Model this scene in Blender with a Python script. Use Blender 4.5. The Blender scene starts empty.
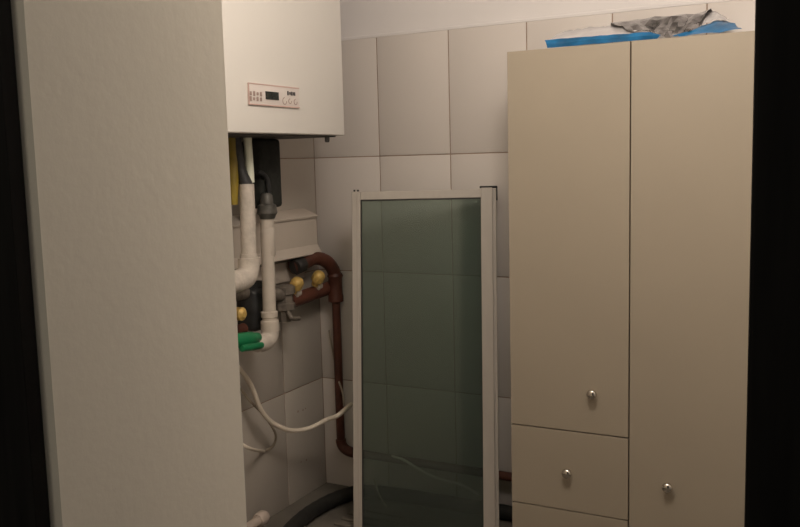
import bpy, bmesh, math, random
from mathutils import Vector, Matrix
random.seed(7)
SC = bpy.context.scene
COL = SC.collection
SC.view_settings.view_transform = 'Standard'
SC.view_settings.look = 'None'
SC.view_settings.exposure = 0.0

# ------------------------------------------------------------------ camera
F, PITCH, ROLL, YAW, EYE = 868.91, 0.117286, -0.0261512, 0.487749, 1.476865
WL, D = -2.15317, 3.27201            # left wall x, back wall y
TH, TW = 0.5, 0.33192                # tile height / width
fw = Vector((-math.sin(YAW)*math.cos(PITCH), math.cos(YAW)*math.cos(PITCH), -math.sin(PITCH)))
r0 = fw.cross(Vector((0, 0, 1))).normalized(); u0 = r0.cross(fw)
cr = math.cos(ROLL)*r0 + math.sin(ROLL)*u0
cu = -math.sin(ROLL)*r0 + math.cos(ROLL)*u0
ORG = Vector((0, 0, EYE))
cam_d = bpy.data.cameras.new('camera'); cam = bpy.data.objects.new('camera', cam_d); COL.objects.link(cam)
m3 = Matrix((cr, cu, -fw)).transposed()
cam.matrix_world = Matrix.Translation(ORG) @ m3.to_4x4()
cam_d.sensor_width = 36; cam_d.lens = F*36/800; cam_d.clip_start = 0.01
SC.camera = cam

def at(ax, v, px, py):
    """surveyed point: where the sight line of a photo pixel meets the plane axis=v"""
    d = fw + cr*((px-400)/F) - cu*((py-263.5)/F)
    return ORG + d*((v-ORG[ax])/d[ax])

# ------------------------------------------------------------------ materials
def mat(name, col, rough=0.5, metal=0.0, noise=0.06, nscale=8.0, bump=0.0, bscale=80.0, spec=0.4, stretch=None, emit=None):
    m = bpy.data.materials.new(name); m.use_nodes = True
    nt = m.node_tree; b = nt.nodes['Principled BSDF']
    b.inputs['Roughness'].default_value = rough; b.inputs['Metallic'].default_value = metal
    b.inputs['Specular IOR Level'].default_value = spec
    tc = nt.nodes.new('ShaderNodeTexCoord')
    mp = nt.nodes.new('ShaderNodeMapping'); nt.links.new(tc.outputs['Object'], mp.inputs['Vector'])
    if stretch: mp.inputs['Scale'].default_value = stretch
    n = nt.nodes.new('ShaderNodeTexNoise'); n.inputs['Scale'].default_value = nscale; n.inputs['Detail'].default_value = 4
    nt.links.new(mp.outputs['Vector'], n.inputs['Vector'])
    cr_ = nt.nodes.new('ShaderNodeValToRGB')
    cr_.color_ramp.elements[0].position = 0.3; cr_.color_ramp.elements[1].position = 0.7
    cr_.color_ramp.elements[0].color = (*[c*(1-noise) for c in col], 1)
    cr_.color_ramp.elements[1].color = (*[min(1, c*(1+noise)) for c in col], 1)
    nt.links.new(n.outputs['Fac'], cr_.inputs['Fac']); nt.links.new(cr_.outputs['Color'], b.inputs['Base Color'])
    if bump:
        n2 = nt.nodes.new('ShaderNodeTexNoise'); n2.inputs['Scale'].default_value = bscale; n2.inputs['Detail'].default_value = 3
        nt.links.new(mp.outputs['Vector'], n2.inputs['Vector'])
        bp = nt.nodes.new('ShaderNodeBump'); bp.inputs['Strength'].default_value = bump; bp.inputs['Distance'].default_value = 0.004
        nt.links.new(n2.outputs['Fac'], bp.inputs['Height']); nt.links.new(bp.outputs['Normal'], b.inputs['Normal'])
    return m

M = dict(
    plaster=mat('painted_plaster', (.74, .69, .59), .85, noise=.03, nscale=3, bump=.09, bscale=60, spec=.2),
    white_wall=mat('white_wall_paint', (.70, .665, .65), .9, noise=.02, nscale=3, spec=.2),
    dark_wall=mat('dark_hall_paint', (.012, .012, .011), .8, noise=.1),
    dark_trim=mat('dark_stained_wood', (.010, .009, .008), .55, noise=.3, nscale=12, spec=.08, stretch=(6, 6, .5)),
    tile=mat('cream_wall_tile', (.60, .55, .51), .36, noise=.02, nscale=2, spec=.22),
    darkgrey=mat('tarnished_dark_metal', (.085, .08, .07), .5, .2, noise=.3, nscale=40),
    tile_shaded=mat('shaded_cream_wall_tile', (.43, .385, .335), .34, noise=.03, nscale=2, spec=.3),  # same cream tile, colour darkened to stand for weaker light on the left wall
    grout=mat('brown_grout', (.32, .235, .18), .9, noise=.2, nscale=15),
    floor=mat('grey_floor', (.14, .125, .105), .6, noise=.25, nscale=5, bump=.2),
    ceiling=mat('ceiling_paint', (.8, .78, .75), .9, noise=.02),
    cabinet=mat('beige_laminate', (.325, .275, .21), .5, noise=.02, nscale=3, spec=.3),
    carcass=mat('brown_board_edge', (.23, .155, .09), .6, noise=.1),
    chrome=mat('polished_nickel', (.62, .58, .52), .18, 1.0, noise=.03),
    enamel=mat('white_enamel', (.64, .61, .565), .38, noise=.015, nscale=3, spec=.4),
    under=mat('boiler_underside', (.06, .055, .05), .6, noise=.2),
    panel=mat('control_panel_white', (.60, .54, .50), .4, noise=.02),
    pinkline=mat('pinkish_print', (.50, .34, .30), .5, noise=.1),
    greyprint=mat('grey_print', (.30, .22, .19), .5, noise=.1),
    darkprint=mat('dark_print', (.05, .045, .045), .4, noise=.1),
    lcd=mat('dark_display', (.02, .024, .022), .25, noise=.15, nscale=60),
    alu=mat('white_aluminium', (.40, .36, .315), .42, .0, noise=.03, nscale=6, stretch=(8, 8, .6)),
    rubber=mat('black_rubber', (.018, .016, .014), .6, noise=.2),
    pvc=mat('white_plastic_pipe', (.50, .44, .375), .45, noise=.08, nscale=20),
    wrap=mat('white_tape_wrap', (.50, .445, .385), .7, noise=.14, nscale=30, bump=.8, bscale=45),
    foam=mat('black_foam_lagging', (.020, .021, .017), .85, noise=.35, nscale=30, bump=.6),
    greenplast=mat('green_plastic', (.01, .17, .065), .4, noise=.2, nscale=20),
    yellow=mat('yellow_gas_hose', (.23, .165, .02), .5, noise=.2, nscale=20),
    brass=mat('brass_fitting', (.60, .40, .12), .4, .2, noise=.25, nscale=40),
    redbrown=mat('red_brown_paint', (.085, .027, .016), .5, noise=.3, nscale=14, bump=.3),
    grey=mat('grey_valve_metal', (.17, .145, .12), .5, .2, noise=.25, nscale=40, bump=.4),
    darkmetal=mat('dark_pump_metal', (.025, .025, .025), .5, noise=.4, nscale=30, bump=.4),
    clear=mat('pale_tube', (.74, .76, .62), .35, noise=.05),
    cable=mat('white_cable_sheath', (.66, .58, .48), .45, noise=.05),
    wire=mat('bright_wire_sheath', (.85, .80, .72), .45, noise=.04),
    thin=mat('grey_thin_wire', (.34, .29, .23), .5, noise=.05),
    trunk=mat('trunking_plastic', (.50, .435, .37), .5, noise=.04, nscale=6),
    blue=mat('blue_plastic_film', (.012, .115, .26), .28, noise=.35, nscale=14, bump=.7, bscale=30),
    foil=mat('silver_foil', (.30, .29, .29), .2, .97, noise=.6, nscale=25, bump=.8, bscale=25),
    film=mat('pale_plastic_film', (.50, .475, .47), .25, noise=.08, nscale=20, bump=.6, bscale=30),
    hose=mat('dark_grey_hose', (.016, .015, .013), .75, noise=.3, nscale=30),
    mat=mat('grey_ribbed_mat', (.16, .14, .115), .8, noise=.2, nscale=20),
    stub=mat('pale_pipe_end', (.45, .375, .32), .5, noise=.1),
)
def glass_mat():
    m = bpy.data.materials.new('green_tinted_glass'); m.use_nodes = True
    nt = m.node_tree; nt.nodes.clear()
    out = nt.nodes.new('ShaderNodeOutputMaterial')
    tr = nt.nodes.new('ShaderNodeBsdfTransparent'); tr.inputs['Color'].default_value = (.57, .635, .60, 1)
    gl = nt.nodes.new('ShaderNodeBsdfGlossy'); gl.inputs['Roughness'].default_value = .06; gl.inputs['Color'].default_value = (.9, .95, .9, 1)
    df = nt.nodes.new('ShaderNodeBsdfDiffuse'); df.inputs['Color'].default_value = (.17, .20, .175, 1)
    no = nt.nodes.new('ShaderNodeTexNoise'); no.inputs['Scale'].default_value = 3.0; no.inputs['Detail'].default_value = 5
    tc = nt.nodes.new('ShaderNodeTexCoord'); nt.links.new(tc.outputs['Object'], no.inputs['Vector'])
    mr = nt.nodes.new('ShaderNodeMapRange'); mr.inputs['To Min'].default_value = .10; mr.inputs['To Max'].default_value = .26
    nt.links.new(no.outputs['Fac'], mr.inputs['Value'])
    m1 = nt.nodes.new('ShaderNodeMixShader'); nt.links.new(mr.outputs['Result'], m1.inputs['Fac'])
    nt.links.new(tr.outputs[0], m1.inputs[1]); nt.links.new(df.outputs[0], m1.inputs[2])
    fr = nt.nodes.new('ShaderNodeFresnel'); fr.inputs['IOR'].default_value = 1.45
    m2 = nt.nodes.new('ShaderNodeMixShader'); nt.links.new(fr.outputs[0], m2.inputs['Fac'])
    nt.links.new(m1.outputs[0], m2.inputs[1]); nt.links.new(gl.outputs[0], m2.inputs[2])
    nt.links.new(m2.outputs[0], out.inputs['Surface'])
    return m
M['glass'] = glass_mat()

# ------------------------------------------------------------------ builders
class MB:
    def __init__(s): s.bm = bmesh.new()
    def box(s, lo, hi, bevel=0.0, seg=2, mtx=None):
        lo, hi = Vector(lo), Vector(hi)
        r = bmesh.ops.create_cube(s.bm, size=1.0)
        vs = r['verts']
        for v in vs:
            v.co = Vector((lo[i]+(v.co[i]+.5)*(hi[i]-lo[i]) for i in range(3)))
        if bevel:
            es = list({e for v in vs for e in v.link_edges})
            rr = bmesh.ops.bevel(s.bm, geom=es, offset=bevel, segments=seg, affect='EDGES', profile=.5)
            vs = list({v for f in rr['faces'] for v in f.verts} | {v for v in vs if v.is_valid})
        if mtx is not None:
            for v in vs: v.co = mtx @ v.co
        return s
    def tube(s, pts, rad, n=14, cap=True, round_=0):
        pts = [Vector(p) for p in pts]
        rads = rad if isinstance(rad, (list, tuple)) else [rad]*len(pts)
        rings = []; prev = None
        for i, p in enumerate(pts):
            t = (pts[min(i+1, len(pts)-1)]-pts[max(i-1, 0)]).normalized()
            if prev is None:
                a = Vector((0, 0, 1)) if abs(t.z) < .9 else Vector((1, 0, 0))
                nx = t.cross(a).normalized()
            else:
                nx = (prev - t*prev.dot(t)).normalized()
            prev = nx; ny = t.cross(nx)
            rings.append([s.bm.verts.new(p+(nx*math.cos(2*math.pi*k/n)+ny*math.sin(2*math.pi*k/n))*rads[i]) for k in range(n)])
        for a, b in zip(rings, rings[1:]):
            for k in range(n): s.bm.faces.new((a[k], a[(k+1) % n], b[(k+1) % n], b[k]))
        if cap:
            s.bm.faces.new(rings[0][::-1]); s.bm.faces.new(rings[-1])
        return s
    def lathe(s, prof, origin, axis, n=20):
        """prof = [(distance along axis, radius)]"""
        o, t = Vector(origin), Vector(axis).normalized()
        return s.tube([o+t*d for d, _ in prof], [max(r, 1e-4) for _, r in prof], n)
    def ball(s, c, r, scale=(1, 1, 1)):
        x = bmesh.ops.create_uvsphere(s.bm, u_segments=16, v_segments=10, radius=r)
        for v in x['verts']: v.co = Vector((v.co.x*scale[0], v.co.y*scale[1], v.co.z*scale[2]))+Vector(c)
        return s
    def prism(s, pts, ext):
        """closed polygon extruded along ext"""
        e = Vector(ext); a = [s.bm.verts.new(Vector(p)) for p in pts]; b = [s.bm.verts.new(Vector(p)+e) for p in pts]
        s.bm.faces.new(a[::-1]); s.bm.faces.new(b)
        for k in range(len(a)): s.bm.faces.new((a[k], a[(k+1) % len(a)], b[(k+1) % len(a)], b[k]))
        return s
    def grid(s, rows):
        vv = [[s.bm.verts.new(p) for p in r] for r in rows]
        for a, b in zip(vv, vv[1:]):
            for k in range(len(a)-1): s.bm.faces.new((a[k], a[k+1], b[k+1], b[k]))
        return s
    def build(s, name, m, parent=None, smooth=True, label=None):
        bmesh.ops.recalc_face_normals(s.bm, faces=s.bm.faces)
        me = bpy.data.meshes.new(name)
        org = parent.location if parent is not None and parent.type == 'EMPTY' else None
        if parent is not None:
            o0 = world_origin(parent)
            for v in s.bm.verts: v.co -= o0
        for f in s.bm.faces: f.smooth = smooth
        s.bm.to_mesh(me); s.bm.free()
        if smooth:
            try: me.set_sharp_from_angle(angle=math.radians(38))
            except Exception: pass
        me.materials.append(m)
        o = bpy.data.objects.new(name, me); COL.objects.link(o)
        if parent is not None: o.parent = parent
        if label: o['label'] = label
        return o
def world_origin(o):
    v = Vector((0, 0, 0))
    while o is not None: v = v+o.location; o = o.parent
    return v
def thing(name, loc, label, cat, group=None):
    o = bpy.data.objects.new(name, None); o.location = loc; o.empty_display_size = .1; COL.objects.link(o)
    return tag(o, label, cat, group)
def tag(o, label, cat, group=None):
    o['label'] = label; o['category'] = cat
    if group: o['group'] = group
    return o
def struct(o): o['kind'] = 'structure'; return o
def arc(p0, p1, p2, n=7):
    """quarter bend from p0 to p2 with corner p1"""
    p0, p1, p2 = map(Vector, (p0, p1, p2)); out = []
    for i in range(n+1):
        t = i/n; out.append(p0*(1-t)**2+p1*2*t*(1-t)+p2*t*t)
    return out
def smooth_path(ctrl, n=8):
    c = [Vector(p) for p in ctrl]; c = [c[0]*2-c[1]]+c+[c[-1]*2-c[-2]]; out = []
    for i in range(1, len(c)-2):
        for k in range(n):
            t = k/n; a, b, d, e = c[i-1:i+3]
            out.append(.5*((2*b)+(d-a)*t+(2*a-5*b+4*d-e)*t*t+(3*b-a-3*d+e)*t**3))
    out.append(c[-2]); return out

# ------------------------------------------------------------------ room shell
CEIL = 2.62; XR = 0.35
struct(MB().box((-2.45, -1.0, -.06), (1.0, D+.25, 0)).build('floor', M['floor'], smooth=False))
struct(MB().box((-2.45, .62, CEIL), (XR+.2, D+.25, CEIL+.06)).build('ceiling', M['ceiling'], smooth=False))
GT = .010                                              # tile cladding thickness
wb = struct(MB().box((WL-.2, D+GT, 0), (XR+.15, D+.2, CEIL)).build('wall_back', M['white_wall'], smooth=False))
wl = struct(MB().box((WL-.2, .5, 0), (WL-GT, D+GT, CEIL)).build('wall_left', M['white_wall'], smooth=False))
struct(MB().box((XR, .93, 0), (XR+.15, D+GT, CEIL)).build('wall_right', M['white_wall'], smooth=False))
TOP = 4*TH
# grout beds and tiles
MB().box((WL-.004, D+.0025, 0), (XR, D+GT, TOP-.003)).build('grout_bed', M['grout'], wb, False)
MB().box((WL-GT, .93, 0), (WL-.0025, D+.004, TOP-.003)).build('grout_bed', M['grout'], wl, False)
g = .0022
t = MB()
nx = int((XR-WL)/TW)+1
for k in range(nx):
    for j in range(4):
        x0, x1 = WL+k*TW, min(WL+(k+1)*TW, XR)
        if k == 0: x0 -= g
        t.box((x0+g, D, j*TH+(g if j else 0)), (x1-g, D+GT-.001, (j+1)*TH-g), .0016, 2)
t.build('tile', M['tile'], wb, label='cream glazed wall tiles on the back wall')['kind'] = 'structure'
t = MB()
edges = [D, D-.300]
while edges[-1] > .95: edges.append(edges[-1]-TW)
for k in range(len(edges)-1):
    for j in range(4):
        t.box((WL-GT+.001, edges[k+1]+g, j*TH+(g if j else 0)), (WL, edges[k]-g, (j+1)*TH-g), .0016, 2)
t.build('tile', M['tile_shaded'], wl, label='cream glazed wall tiles on the left wall')['kind'] = 'structure'
# white bullnose bead along the top of the tiles
MB().box((WL-.004, D-.002, TOP-.004), (XR, D+GT+.001, TOP+.010), .003).build('trim_1', M['white_wall'], smooth=False)['kind'] = 'structure'
# small stains on the left wall tiles
st = MB()
for px, py, r in ((298, 411.5, .0055), (303, 410, .005), (305.5, 408.5, .004), (301, 462, .004), (306.5, 460, .005)):
    p = at(0, WL, px, py); st.lathe([(0, r), (.0012, r*.8)], p, (1, 0, 0), 8)
st.build('tile_stain', M['greyprint'], wl, label='small brown stains on the tiles')
# doorway wall: left pier with its plastered reveal, right pier, lintel
YF, YB, XP, CH = .6126, .9385, -.75, .0082
pier = MB()
prof = [(-2.35, YF), (XP-CH, YF), (XP, YF+CH), (XP, YB-.006), (XP-.006, YB), (-2.35, YB)]
pier.prism([(x, y, 0) for x, y in prof], (0, 0, CEIL))
wf = struct(pier.build('wall_front', M['plaster'], smooth=False))
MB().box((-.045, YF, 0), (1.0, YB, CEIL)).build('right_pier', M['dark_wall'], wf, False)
MB().box((XP-.001, YF, 2.15), (-.045, YB, CEIL)).build('lintel', M['plaster'], wf, False)
struct(MB().box((-2.35, .594, 0), (XP-CH, YF, CEIL), .001).build('trim_2', M['dark_trim'], smooth=False))
tr3 = struct(MB().box((-.0624, .605, 0), (.055, .93, 2.15), .003).build('trim_3', M['dark_trim'], smooth=False))

# ------------------------------------------------------------------ cabinet
CY, CB = 2.87, D-.004
xl, xm, xr_, zt = -1.086, -.6645, -.249, 1.839
zs1, zs2 = .5255, .2345
cab = thing('tall_cabinet', ((xl+xr_)/2, CB, 0), 'tall beige laminate two-door cabinet with drawers and round metal knobs', 'cabinet')
c = MB(); w = .016
c.box((xl+.002, CY+.02, 0), (xl+.002+w, CB, zt-.001)); c.box((xr_-w-.002, CY+.02, 0), (xr_-.002, CB, zt-.001))
c.box((xl+.002+w, CY+.02, zt-.001-w), (xr_-w-.002, CB, zt-.001)); c.box((xl+.002+w, CB-.006, .06), (xr_-w-.002, CB, zt-w-.001))
c.box((xm-w/2, CY+.022, .076), (xm+w/2, CB-.006, zt-w-.001)); c.box((xl+.002+w, CY+.022, .06), (xr_-w-.002, CB-.006, .076))
c.box((xl+.002+w, CY+.05, 0), (xr_-w-.002, CY+.066, .06)); c.box((xl+.002+w, CY+.022, zs1-.008), (xm-w/2, CB-.006, zs1+.008))
c.build('carcass', M['carcass'], cab, False)
gp = .0022
def knob(px, py, parent):
    p = at(1, CY, px, py)
    k = MB()
    k.lathe([(0, .009), (.003, .009), (.004, .0055), (.012, .0055), (.014, .010), (.018, .0155), (.023, .0175), (.028, .0165), (.032, .012), (.034, .004)], p, (0, -1, 0), 20)
    k.build('knob', M['chrome'], parent)
d1 = MB().box((xl, CY, zs1+gp), (xm-gp, CY+.019, zt), .0012).build('door', M['cabinet'], cab, False); knob(593.5, 393, d1)
d2 = MB().box((xm+gp, CY, .075), (xr_, CY+.019, zt), .0012).build('door', M['cabinet'], cab, False); knob(668.5, 485.5, d2)
w1 = MB().box((xl, CY, zs2+gp), (xm-gp, CY+.019, zs1-gp), .0012).build('drawer', M['cabinet'], cab, False); knob(568.5, 471.5, w1)
w2 = MB().box((xl, CY, .075), (xm-gp, CY+.019, zs2-gp), .0012).build('drawer', M['cabinet'], cab, False)

# ------------------------------------------------------------------ bag on the cabinet
bag = thing('plastic_bag', (-.66, 3.0, zt), 'crumpled blue and silver foil plastic bag lying on top of the beige cabinet', 'bag')
def P(px, py, y):
    p = at(1, y, px, py); p.z = max(p.z, zt+.002); return p
def lerp_poly(pts, t):
    n = len(pts)-1; i = min(int(t*n), n-1); f = t*n-i
    return pts[i]*(1-f)+pts[i+1]*f
def sheet(curves, nu, nv, jit, name, m, smooth=False):
    rows = []
    for j in range(nv+1):
        row = []
        tv = j/nv*(len(curves)-1); a = min(int(tv), len(curves)-2); f = tv-a
        for i in range(nu+1):
            p = lerp_poly(curves[a], i/nu)*(1-f)+lerp_poly(curves[a+1], i/nu)*f
            p = p+Vector([random.uniform(-jit, jit) for _ in range(3)]); p.z = max(p.z, zt+.002); row.append(p)
        rows.append(row)
    return MB().grid(rows).build(name, m, bag, smooth)
# blue edge strip at the front left
sheet([[P(547.5, 48.6, 2.878), P(600, 44.2, 2.878), P(657, 39.2, 2.878)],
       [P(546, 44, 2.876), P(600, 39, 2.876), P(661, 34.5, 2.876)],
       [P(545, 40, 2.885), P(600, 35.5, 2.885), P(650, 32, 2.885)],
       [P(551, 40, 2.93), P(600, 36, 2.93), P(648, 33, 2.93)]], 14, 6, .0012, 'blue_edge', M['blue'], True)
# pale film behind it
sheet([[P(548, 41, 2.90), P(600, 37, 2.90), P(645, 33, 2.90)],
       [P(556, 35, 2.98), P(592, 29, 2.98), P(632, 27, 2.98)],
       [P(566, 30.5, 3.08), P(590, 27, 3.08), P(616, 24, 3.08)],
       [P(566, 32, 3.22), P(590, 31, 3.22), P(620, 30, 3.22)]], 12, 8, .003, 'pale_film', M['film'], True)
# crumpled silver foil in the middle
sheet([[P(640, 34, 2.885), P(660, 37.5, 2.88), P(678, 36.6, 2.88), P(690, 32, 2.90)],
       [P(626, 28, 2.93), P(655, 29, 2.97), P(680, 27, 2.93), P(702, 24, 2.97)],
       [P(610, 21.5, 3.00), P(648, 16.5, 3.03), P(680, 13.5, 3.0), P(712, 9, 3.03)],
       [P(612, 26, 3.16), P(648, 22, 3.16), P(680, 20, 3.16), P(712, 18, 3.16)]], 12, 7, .0065, 'silver_foil', M['foil'])
# blue corner on the right
sheet([[P(672, 36.6, 2.878), P(705, 33.5, 2.878), P(742, 29.5, 2.878)],
       [P(690, 31, 2.90), P(710, 26, 2.92), P(738, 27, 2.90)],
       [P(702, 25, 2.95), P(717, 20.5, 2.96), P(733, 22, 2.95)],
       [P(704, 27, 3.1), P(717, 24, 3.1), P(733, 26, 3.1)]], 10, 7, .003, 'blue_edge', M['blue'], True)
sheet([[P(700, 25, 2.97), P(716, 20, 2.97), P(730, 20.5, 2.97)],
       [P(702, 18, 3.02), P(718, 14, 3.02), P(728, 19, 3.02)],
       [P(708, 10, 3.08), P(716, 11, 3.08), P(726, 18, 3.08)],
       [P(708, 18, 3.2), P(716, 18, 3.2), P(726, 22, 3.2)]], 8, 6, .003, 'pale_film', M['film'], True)

# ------------------------------------------------------------------ boiler
BX = -1.73; by0, by1 = 2.00, 2.8440; bz0, bz1 = 1.578, 2.42
boi = thing('gas_boiler', (WL, (by0+by1)/2, bz0), 'white wall-hung gas boiler with small control panel above tangle of pipes', 'boiler')
MB().box((WL+.012, by0, bz0), (BX, by1, bz1), .006, 3).build('casing', M['enamel'], boi)
MB().box((WL+.02, by0+.03, bz0-.005), (BX-.022, by1-.030, bz0+.002), .001).build('base_plate', M['under'], boi, False)
pz = at(0, BX, 332, 137); MB().lathe([(0, .009), (.016, .009), (.02, .006)], (BX-.03, 2.765, bz0-.005), (0, 0, -1), 12).build('screw', M['under'], boi)
py0 = at(0, BX, 246.6, 84.5).y; py1 = at(0, BX, 298.3, 108).y
pzt = at(0, BX, 247, 82.6).z; pzb = at(0, BX, 298, 108.3).z
cp = MB().box((BX-.002, py0, pzb), (BX+.006, py1, pzt), .002).build('control_panel', M['panel'], boi)
def mk(px0, py0_, px1, py1_, name, m, parent, h=.0025, bev=0):
    a = at(0, BX+.006, px0, py0_); b = at(0, BX+.006, px1, py1_)
    return MB().box((BX+.0055, a.y, b.z), (BX+.006+h, b.y, a.z), bev).build(name, m, parent, False)
bd = MB()
th_ = .0035
for (y0, y1, z0, z1) in ((py0, py1, pzt-th_, pzt), (py0, py1, pzb, pzb+th_*1.1), (py0, py0+th_, pzb+th_*1.1, pzt-th_)):
    bd.box((BX+.004, y0, z0), (BX+.0072, y1, z1))
bd.build('border', M['pinkline'], cp, False)
mk(265.3, 91.2, 278.3, 100.2, 'display', M['lcd'], cp, .003)
bt = MB()
for j in range(2):
    for i in range(4):
        p = at(0, BX+.006, 250.6+i*3.4, 93.2+j*5.2+i*.32)
        hh = (.0085, .011, .007, .010)[(i+j) % 4]
        bt.box((BX+.0055, p.y-.005, p.z-hh*.7), (BX+.0085, p.y+.005, p.z+hh*.7), .002)
bt.build('button', M['greyprint'], cp, False)
lg = MB()
for i, (dx, wd, hh) in enumerate(((0, .008, .012), (2.0, .007, .008), (3.7, .008, .011), (5.4, .006, .009), (6.7, .006, .010))):
    p = at(0, BX+.006, 287.8+dx, 93.2+dx*.12)
    lg.box((BX+.0055, p.y-wd*.5, p.z-hh*.6), (BX+.0080, p.y+wd*.5, p.z+hh*.6), .001)
lg.build('nameplate', M['darkprint'], cp, False)
rm = MB()
for i, (px, py, r) in enumerate(((284.6, 101, .011), (290, 101.2, .008), (295.5, 102, .009))):
    p = at(0, BX+.006, px, py); n = 10
    pts = [(BX+.0065, p.y+r*math.cos(2*math.pi*k/16), p.z+r*math.sin(2*math.pi*k/16)) for k in range(4, 17)]
    rm.tube(pts, .0014, 6)
rm.build('dial_mark', M['greyprint'], cp)

# ------------------------------------------------------------------ pipes under the boiler
XA = -1.93
zu = bz0-.006
def W(px, py, x=XA): return at(0, x, px, py)
# yellow gas hose
y0 = W(234, 137); y1 = W(233.5, 196)
tag(MB().tube([(XA, y0.y, zu), (XA, y0.y, y0.z-.06), (XA, (y0.y+y1.y)/2-.002, (y0.z+y1.z)/2), (XA, y1.y, y1.z), (XA, y1.y, y1.z-.03)], [.021, .021, .020, .016, .014]).build('gas_hose', M['yellow']),
    'yellow gas hose coming down from the boiler beside the plaster pillar', 'hose')
# pale tube
a = W(247.6, 139, -1.90); b = W(250, 174, -1.90)
tag(MB().tube([(-1.90, a.y, zu), (-1.90, a.y, a.z-.01), (-1.90, b.y, b.z), (-1.90, b.y, b.z-.03)], .0145).build('pale_tube', M['clear']),
    'short pale tube hanging under the boiler beside the black lagging', 'tube')
# black lagged pipe
lag = thing('lagged_pipe', (-1.99, W(264, 150, -1.99).y, 1.25), 'thick black foam-lagged pipe hanging directly under the boiler', 'pipe')
XB = -1.99
a = W(264, 170, XB)
yl, yr, yr2 = W(252.5, 170, XB).y, W(273.5, 170, XB).y, W(279.5, 170, XB).y
zb = W(262, 208, XB).z
MB().box((XB-.05, yl, zb), (XB+.04, yr, zu), .014, 3).build('lagging', M['foam'], lag)
MB().box((XB-.06, yr-.004, W(280, 176, XB).z), (XB+.0, yr2, W(280, 147, XB).z), .008, 2).build('lagging_flap', M['foam'], lag)
pp = W(266, 195, XB+.05)
MB().tube(smooth_path([W(257, 172, XB+.045), W(263, 174, XB+.05), W(267.5, 181, XB+.052), W(269, 195, XB+.05)]), .009).build('bent_tube', M['darkmetal'], lag)
q = W(267.3, 204, -1.925)
MB().lathe([(0, .014), (.01, .022), (.04, .024), (.044, .034), (.074, .037), (.082, .031), (.094, .027)], (-1.927, q.y, q.z+.040), (0, 0, -1)).build('union_nut', M['darkgrey'], lag)
MB().tube([(XB+.04-.08, W(281, 185, XB).y-.015, zb+.06), (XB-.04, W(279, 190, XB).y-.015, zb-.03)], .016).build('lagging_strap', M['foam'], lag)

def pipe_run(nm, x, top, knee, end, rad, label, m):
    pass
# white wrapped pipe (left)
XC = -1.90
wa = thing('wrapped_pipe', (XC, W(247, 230, XC).y, 1.1), 'thick white tape-wrapped pipe with an elbow, nearest the plaster pillar', 'pipe')
pt, pb = W(246.2, 184, XC), W(248.8, 262, XC)
rA = .0275
MB().tube([(XC, pt.y+.002, pt.z), (XC, (pt.y+pb.y)/2+.003, (pt.z+pb.z)/2), (XC, pb.y, pb.z)], [rA*.96, rA, rA*1.0], 18).build('straight_pipe', M['wrap'], wa)
MB().lathe([(0, rA*1.08), (.02, rA*1.16), (.03, rA*1.16), (.035, rA*1.05)], (XC, pb.y, pb.z+.03), (0, 0, -1), 18).build('socket', M['wrap'], wa)
MB().tube(arc((XC, pb.y, pb.z+.015), (XC, pb.y+.004, pb.z-.056), (XC, pb.y-.05, pb.z-.058))+[Vector((XC, pb.y-.18, pb.z-.062))], rA*1.42, 18).build('elbow', M['wrap'], wa)
MB().tube([(XC-.02, pt.y-.016, zu), (XC-.01, pt.y-.012, pt.z+.05), (XC, pt.y, pt.z-.005)], [.016, .017, .024], 14).build('tail_pipe', M['darkmetal'], wa, label='dark metal tail up to the boiler')
# white pipe (right) with green union
XD = -1.93
wb_ = thing('drain_pipe', (XD, W(267, 260, XD).y, .9), 'narrow white plastic pipe with elbow running down past the trunking', 'pipe')
pt, pb = W(266.5, 208, XD), W(269.5, 316, XD)
rB = .0245
MB().tube([(XD, pt.y, pt.z), (XD, pb.y, pb.z)], rB, 18).build('straight_pipe', M['pvc'], wb_)
ms = W(268, 256, XD)
MB().lathe([(0, rB*1.03), (.004, rB*1.1), (.10, rB*1.1), (.104, rB*1.0)], (XD, pt.y, ms.z+.104), (0, 0, -1), 18).build('sleeve', M['pvc'], wb_)
MB().lathe([(0, rB), (.004, rB*1.28), (.022, rB*1.28), (.026, rB*1.12), (.034, rB*1.12), (.038, rB*1.38), (.075, rB*1.42)], (XD, pb.y, pb.z+.02), (0, 0, -1), 18).build('coupling', M['pvc'], wb_)
e0 = Vector((XD, pb.y, pb.z-.045))
MB().tube(arc(e0, (XD, pb.y, pb.z-.105), (XD+.004, pb.y-.075, pb.z-.088))+[Vector((XD+.006, pb.y-.098, pb.z-.092))], [rB*1.38]*5+[rB*1.32]*3+[rB*1.1], 18).build('elbow', M['wrap'], wb_)
gl0 = W(258, 337.5, XD+.01)
gu = thing('pipe_union', (XD+.01, gl0.y, gl0.z), 'green plastic pipe union joined to the bottom elbow of narrow white pipe', 'fitting')
gdir = (W(236, 341, XD+.01)-gl0)
MB().tube([gl0, gl0+gdir*.25, gl0+gdir*.3, gl0+gdir*.75, gl0+gdir*1.7], [.018, .021, .025, .027, .028], 12).build('nut', M['greenplast'], gu)
g2 = gl0+Vector((.03, -.02, -.022)); MB().tube([g2, g2+gdir*.4, g2+gdir*.9], [.012, .014, .012], 10).build('lever', M['greenplast'], gu)
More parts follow.
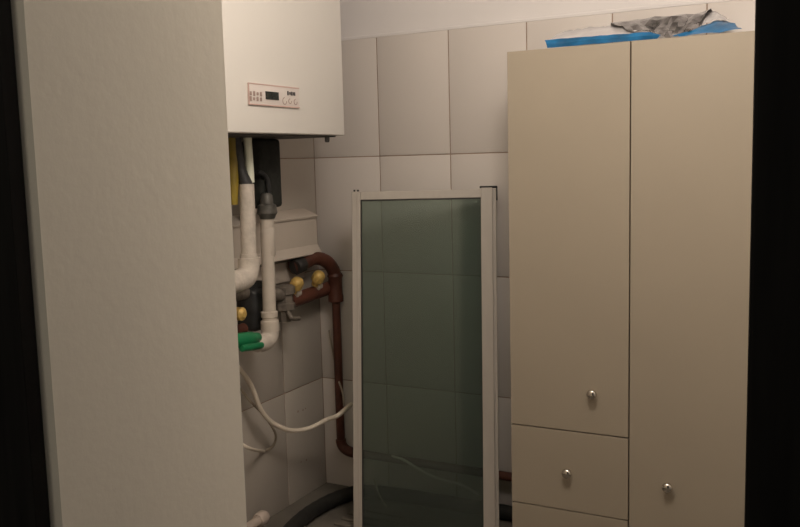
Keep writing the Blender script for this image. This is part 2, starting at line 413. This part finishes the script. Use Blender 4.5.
# dark pump body with yellow cap behind the pipes
XE = -2.03
p = W(252, 306, XE)
pm = thing('pump_valve', (XE, p.y, p.z), 'dark metal valve body with a yellow knob, behind the white pipes', 'valve')
MB().box((XE-.05, W(245, 300, XE).y, W(250, 331, XE).z), (XE+.045, W(262, 300, XE).y, W(250, 288, XE).z), .02, 3).build('body', M['darkmetal'], pm)
MB().lathe([(0, .03), (.02, .034), (.09, .034), (.1, .024)], (XE, p.y+.03, p.z+.09), (0, 0, -1)).build('bonnet', M['darkmetal'], pm)
k = W(242.5, 314, XE+.09); MB().lathe([(0, .012), (.02, .024), (.045, .024), (.055, .012)], (XE+.045, k.y, k.z), (1, 0, 0), 14).build('cap', M['brass'], pm, label='yellow knob')
k = W(241, 330, XE+.03); MB().tube([(XE+.02, k.y-.1, k.z), (XE+.02, k.y+.03, k.z)], .02).build('red_stub', M['redbrown'], pm, label='red brown pipe stub')
k = W(241, 295, XE+.03); MB().tube([(XE, k.y-.1, k.z), (XE, k.y+.06, k.z)], .026).build('inlet', M['grey'], pm)
# grey valve
XG = -2.06
p = W(284.5, 300, XG)
gv = thing('stop_valve', (XG, p.y, p.z), 'grey metal stop valve on the left wall between white and brown pipes', 'valve')
MB().lathe([(0, .034), (.008, .046), (.035, .046), (.04, .036), (.07, .036), (.075, .044), (.10, .044), (.105, .03), (.15, .026)], (XG, p.y, W(288, 284, XG).z), (0, 0, -1), 8).build('body', M['grey'], gv)
MB().tube([(XG, W(272, 292, XG).y-.02, W(278, 292, XG).z), (XG, p.y, W(288, 294, XG).z)], [.022, .03], 12).build('inlet', M['grey'], gv)
MB().tube(smooth_path([W(288, 312, XG+.03), W(292, 318, XG+.05), W(299, 318.5, XG+.05)]), .009, 10).build('lever', M['grey'], gv)
# red-brown pipe run
XR_ = -2.075
rb = thing('brown_pipe', (XR_, D-.045, .7), 'red-brown painted pipe running to the corner then down and along the wall', 'pipe')
rr = .030
cy = D-.045
xv = at(1, cy, 337, 330).x
pA = W(292, 301, XR_); pB = W(331, 287, XR_)
zv = at(1, cy, 336, 287).z
MB().tube([Vector((XR_, pA.y-.02, pA.z-.004)), pA, pB, Vector((xv+.0, cy, zv))], [rr, rr, rr, rr*.95], 16).build('branch_pipe', M['redbrown'], rb)
zt1 = at(1, cy, 334, 262).z
zl = at(1, cy, 347, 453).z
MB().tube([Vector((xv, cy, zt1-.02)), Vector((xv, cy, zl+.05))], .019, 16).build('riser', M['redbrown'], rb)
MB().lathe([(0, .032), (.012, .036), (.02, .031), (.09, .031), (.1, .034), (.125, .034), (.13, .022)], (xv, cy, zt1-.05), (0, 0, -1), 16).build('tee', M['redbrown'], rb)
xs = W(303, 262, XR_+.02)
MB().tube([Vector((XR_-.02, xs.y-.02, xs.z-.022)), Vector((XR_, xs.y+.06, xs.z-.005))]+arc((XR_, xs.y+.10, xs.z+.004), (xv-.01, cy-.02, zt1+.025), (xv, cy, zt1-.06)), rr*.98, 16).build('top_elbow', M['redbrown'], rb)
MB().lathe([(0, .030), (.008, .036), (.05, .036), (.056, .03)], (XR_-.005, xs.y-.025, xs.z-.02), (0, 1, .15), 8).build('collar', M['rubber'], rb, label='black collar nut')
xe = at(1, cy, 700, 500).x
zh = at(1, cy, 440, 466).z
MB().tube(arc((xv, cy, zl+.06), (xv, cy, zh), (xv+.07, cy, zh), 8), .0235, 16).build('bottom_elbow', M['redbrown'], rb)
MB().tube([Vector((xv+.06, cy, zh)), Vector((-1.10, cy, zh+.0))], .0185, 16).build('floor_run', M['redbrown'], rb)
def capvalve(px, py, px2, py2, label):
    p = W(px, py, XR_+.02); q = W(px2, py2, XR_)
    v = thing('yellow_cap', (XR_, q.y, q.z), label, 'valve cap', 'brass caps on the brown pipe')
    ax = Vector((.55, -.15, .82))
    MB().lathe([(0, .017), (.02, .017), (.024, .027), (.05, .028), (.058, .026), (.066, .020), (.07, .010)], Vector((XR_, q.y, q.z))+ax*.018, ax, 8).build('cap', M['brass'], v)
    MB().lathe([(0, .024), (.012, .024), (.014, .019), (.03, .019)], Vector((XR_+.004, q.y, q.z))+ax*.01, (.2, .98, .1), 10).build('side_port', M['pvc'], v, label='pale side outlet')
capvalve(294, 281, 292, 295, 'yellow brass valve cap on brown pipe, next to the grey stop valve')
capvalve(313, 275, 313.5, 288, 'yellow brass valve cap on brown pipe, tucked under the top elbow')

# trunking box on left wall
tx = WL+.075
yR = min(W(317, 230, tx).y, D-.006); yL = 2.30
zT = W(300, 218, tx).z; zB = W(300, 247, tx).z; zF = W(300, 258, tx+.03).z
tk = thing('pipe_trunking', (WL, (yL+yR)/2, zB), 'white plastic trunking box with a bottom flange on left tiled wall', 'trunking box')
zK = W(305, 208.5, WL).z
pf = [(WL, zB), (tx, zB), (tx, zT), (tx-.006, zT+.003), (WL+.012, zK), (WL, zK)]
MB().prism([(x, yL, z) for x, z in pf], (0, yR-yL, 0)).build('box', M['trunk'], tk, False)
pf = [(WL, zF), (tx+.016, zF), (tx+.020, zF+.004), (tx+.001, zB), (WL, zB)]
MB().prism([(x, yL, z) for x, z in pf], (0, yR-yL, 0)).build('flange', M['trunk'], tk, False)
pf = [(WL, zT+.006), (tx+.007, zT-.005), (tx+.009, zT+.002), (tx+.003, zT+.006), (WL+.014, zK+.002), (WL, zK+.002)]
MB().prism([(x, yL, z) for x, z in pf], (0, yR-yL-.002, 0)).build('lid', M['trunk'], tk, False)
# pale pipe clips/cover below the trunking
zc0 = W(285, 275, WL+.02).z
tag(MB().box((WL, 2.45, zc0-.03), (WL+.022, W(305, 280, WL+.02).y, zF-.02), .004).build('cover_strip', M['trunk']), 'flat pale cover strip on the wall under the trunking flange', 'cover strip')

# ------------------------------------------------------------------ shower screen
yaw, lean = math.radians(20), math.radians(8.0)
TR = at(1, D-.075, 496, 188.5)
tdir = Vector((math.cos(yaw), math.sin(yaw), 0)); nrm = Vector((math.sin(yaw), -math.cos(yaw), 0))
up = Vector((0, 0, 1))*math.cos(lean)-nrm*math.sin(lean)
H = (TR.z-.0175)/math.cos(lean); out = tdir.cross(up).normalized()
def width_for(px):
    lo, hi = .2, 1.2
    for _ in range(40):
        m_ = (lo+hi)/2; d = TR-tdir*m_-ORG
        if 400+F*d.dot(cr)/d.dot(fw) > px: lo = m_
        else: hi = m_
    return lo
WD = width_for(351.5)
BL = TR-tdir*WD-up*H
S = Matrix.Translation(BL) @ Matrix((tdir, up, out)).transposed().to_4x4()   # local: x along, y up, z toward the room
scr = thing('shower_screen', BL, 'white-framed green glass shower screen panel leaning against the back wall', 'shower screen')
jl, jr, jt, dp = .036, .060, .034, .024
j = MB(); j.box((0, 0, -dp), (jl, H, 0), .003, 2, S); j.box((jl*.62, .01, 0), (jl*.72, H-.01, .003), 0, 1, S); j.build('side_rail', M['alu'], scr, False)
j = MB(); j.box((WD-jr, 0, -dp), (WD-.014, H+.004, .006), .003, 2, S); j.box((WD-.016, .004, -dp-.006), (WD, H-.0, -.006), .002, 2, S); j.build('side_rail', M['alu'], scr, False)
MB().box((jl, H-jt, -dp+.002), (WD-jr, H-.001, -.002), .002, 2, S).build('top_rail', M['alu'], scr, False)
MB().box((jl, .0, -dp+.002), (WD-jr, .012, -.002), .002, 2, S).build('bottom_rail', M['alu'], scr, False)
MB().box((jl-.006, .008, -.016), (WD-jr+.006, H-jt+.006, -.010), 0, 1, S).build('glass_pane', M['glass'], scr, False)
sl = MB(); i0 = .004
sl.box((jl, H-jt-i0, -.012), (WD-jr, H-jt, -.001), 0, 1, S)
sl.box((jl, .012, -.012), (jl+i0, H-jt, -.001), 0, 1, S)
sl.build('seal', M['rubber'], scr, False)
cb = MB(); cb.box((WD-jr-.004, H+.004, -dp), (WD+.004, H+.011, .002), .001, 1, S); cb.box((WD, H-.045, -dp), (WD+.005, H+.011, -.002), .001, 1, S)
cb.box((WD-.03, H-.02, -.07), (WD-.01, H-.005, -dp), .001, 1, S)
cb.build('corner_bracket', M['rubber'], scr, False)
cb = MB(); cb.box((.006, H, -.02), (.012, H+.008, -.01), 0, 1, S); cb.box((.02, H, -.02), (.027, H+.008, -.01), 0, 1, S)
cb.build('screw', M['rubber'], scr, False)

# ------------------------------------------------------------------ cables, hose, floor bits
XK = -2.06
def Wl(px, py, x=XK): return at(0, x, px, py)
tag(MB().tube(smooth_path([Wl(225, 352), Wl(237, 366), Wl(248, 380), Wl(254, 392), Wl(260, 408), Wl(268, 419), Wl(278, 426, -2.05), Wl(292, 430.5, -2.03), Wl(310, 428, -2.0), Wl(326, 420, -1.97), at(1, 3.02, 337, 416), at(1, 3.07, 345, 409.5), at(1, 3.12, 351, 404)]), .0098, 10).build('white_cable', M['cable']),
    'thick white cable sagging from the pillar across to the shower screen', 'cable')
tag(MB().tube(smooth_path([Wl(222, 374, WL+.003), Wl(239, 387, -2.13), Wl(250, 401, -2.09), Wl(262, 413, -2.09), Wl(271, 425, -2.09), Wl(276, 436, -2.09), Wl(273, 446, -2.12), Wl(266, 450.5, WL+.003)]), .0055, 8).build('thin_cable', M['thin']),
    'thin greyish cable looping on the left wall below the thick white cable', 'cable')
tag(MB().tube(smooth_path([Wl(228, 434, WL+.003), Wl(244, 445.5, -2.07), Wl(253, 449.5, -2.07), Wl(264, 451.5, WL+.003)]), .0065, 8).build('cable_end', M['cable']),
    'short white cable end low on the left wall beside the pillar', 'cable')
tag(MB().tube(smooth_path([at(1, D-.02, 329, 330), at(1, D-.02, 333, 352), at(1, D-.05, 338, 378), at(1, D-.09, 342.5, 392), at(1, D-.10, 344, 406)]), .004, 8).build('corner_wire', M['thin']),
    'thin pale wire crossing in front of the brown riser pipe in the corner', 'wire')
tag(MB().tube(smooth_path([at(1, D-.07, 392, 456), at(1, D-.08, 404, 460), at(1, D-.085, 417, 468), at(1, D-.09, 432, 476), at(1, D-.08, 447, 481), at(1, D-.06, 462, 485), at(1, D-.05, 478, 494)]), .0055, 8).build('glass_side_wire', M['wire']),
    'pale wire drooping over the low brown pipe, seen through the glass panel', 'wire')
tag(MB().tube(smooth_path([at(1, D-.14, 374, 478), at(1, D-.14, 380, 496), at(1, D-.14, 390, 512)]), .004, 8).build('loose_wire', M['thin']),
    'faint loose wire near the floor behind the lower left of the glass', 'wire')
# pale pipe stub, bottom left
s0, s1 = at(0, WL+.10, 240, 533), at(0, WL+.10, 265, 516)
sd = (s1-s0)
stb = thing('pipe_stub', s0, 'pale pipe stub with rounded end at the foot of the left wall', 'pipe')
MB().tube([Vector((WL+.002, s0.y-.1, s0.z-.12)), s0-sd*.3, s0, s0+sd*.72], .020, 14).build('pipe', M['stub'], stb)
MB().tube([s0+sd*.70, s0+sd*.74, s0+sd*.95, s0+sd*1.02], [.024, .029, .029, .022], 14).build('end_cap', M['stub'], stb)
# dark hose round the corner on the floor
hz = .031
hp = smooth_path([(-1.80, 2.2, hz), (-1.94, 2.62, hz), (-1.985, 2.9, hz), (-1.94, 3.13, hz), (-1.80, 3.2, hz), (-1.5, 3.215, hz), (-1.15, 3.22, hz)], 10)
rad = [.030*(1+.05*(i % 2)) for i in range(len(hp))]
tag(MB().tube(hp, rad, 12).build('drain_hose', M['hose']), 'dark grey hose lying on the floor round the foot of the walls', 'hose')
# ribbed mat
mt = MB()
for i in range(12):
    y = 2.40+i*.058
    mt.box((-1.86, y, .005), (-1.12, y+.03, .0165), .006)
mt.box((-1.86, 2.38, 0), (-1.12, 3.10, .006))
tag(mt.build('ribbed_mat', M['mat'], smooth=False), 'dark ribbed floor mat under the foot of the shower screen', 'mat')

# ------------------------------------------------------------------ light
ld = bpy.data.lights.new('ceiling_light', 'POINT'); ld.shadow_soft_size = .22; ld.energy = 46; ld.color = (1.0, .90, .80)
lo = bpy.data.objects.new('ceiling_light', ld); lo.location = (-.58, 1.72, 2.36); COL.objects.link(lo)
hd = bpy.data.lights.new('hall_fill', 'POINT'); hd.shadow_soft_size = .1; hd.energy = 20; hd.color = (1.0, .9, .76)  # unseen fill lamp, added to brighten the chamfer of the door reveal
ho = bpy.data.objects.new('hall_fill', hd); ho.location = (-.95, -.8, 2.1); COL.objects.link(ho)
wd = bpy.data.worlds.new('dim_surroundings'); SC.world = wd; wd.use_nodes = True
wd.node_tree.nodes['Background'].inputs['Color'].default_value = (.9, .85, .75, 1)
wd.node_tree.nodes['Background'].inputs['Strength'].default_value = .05
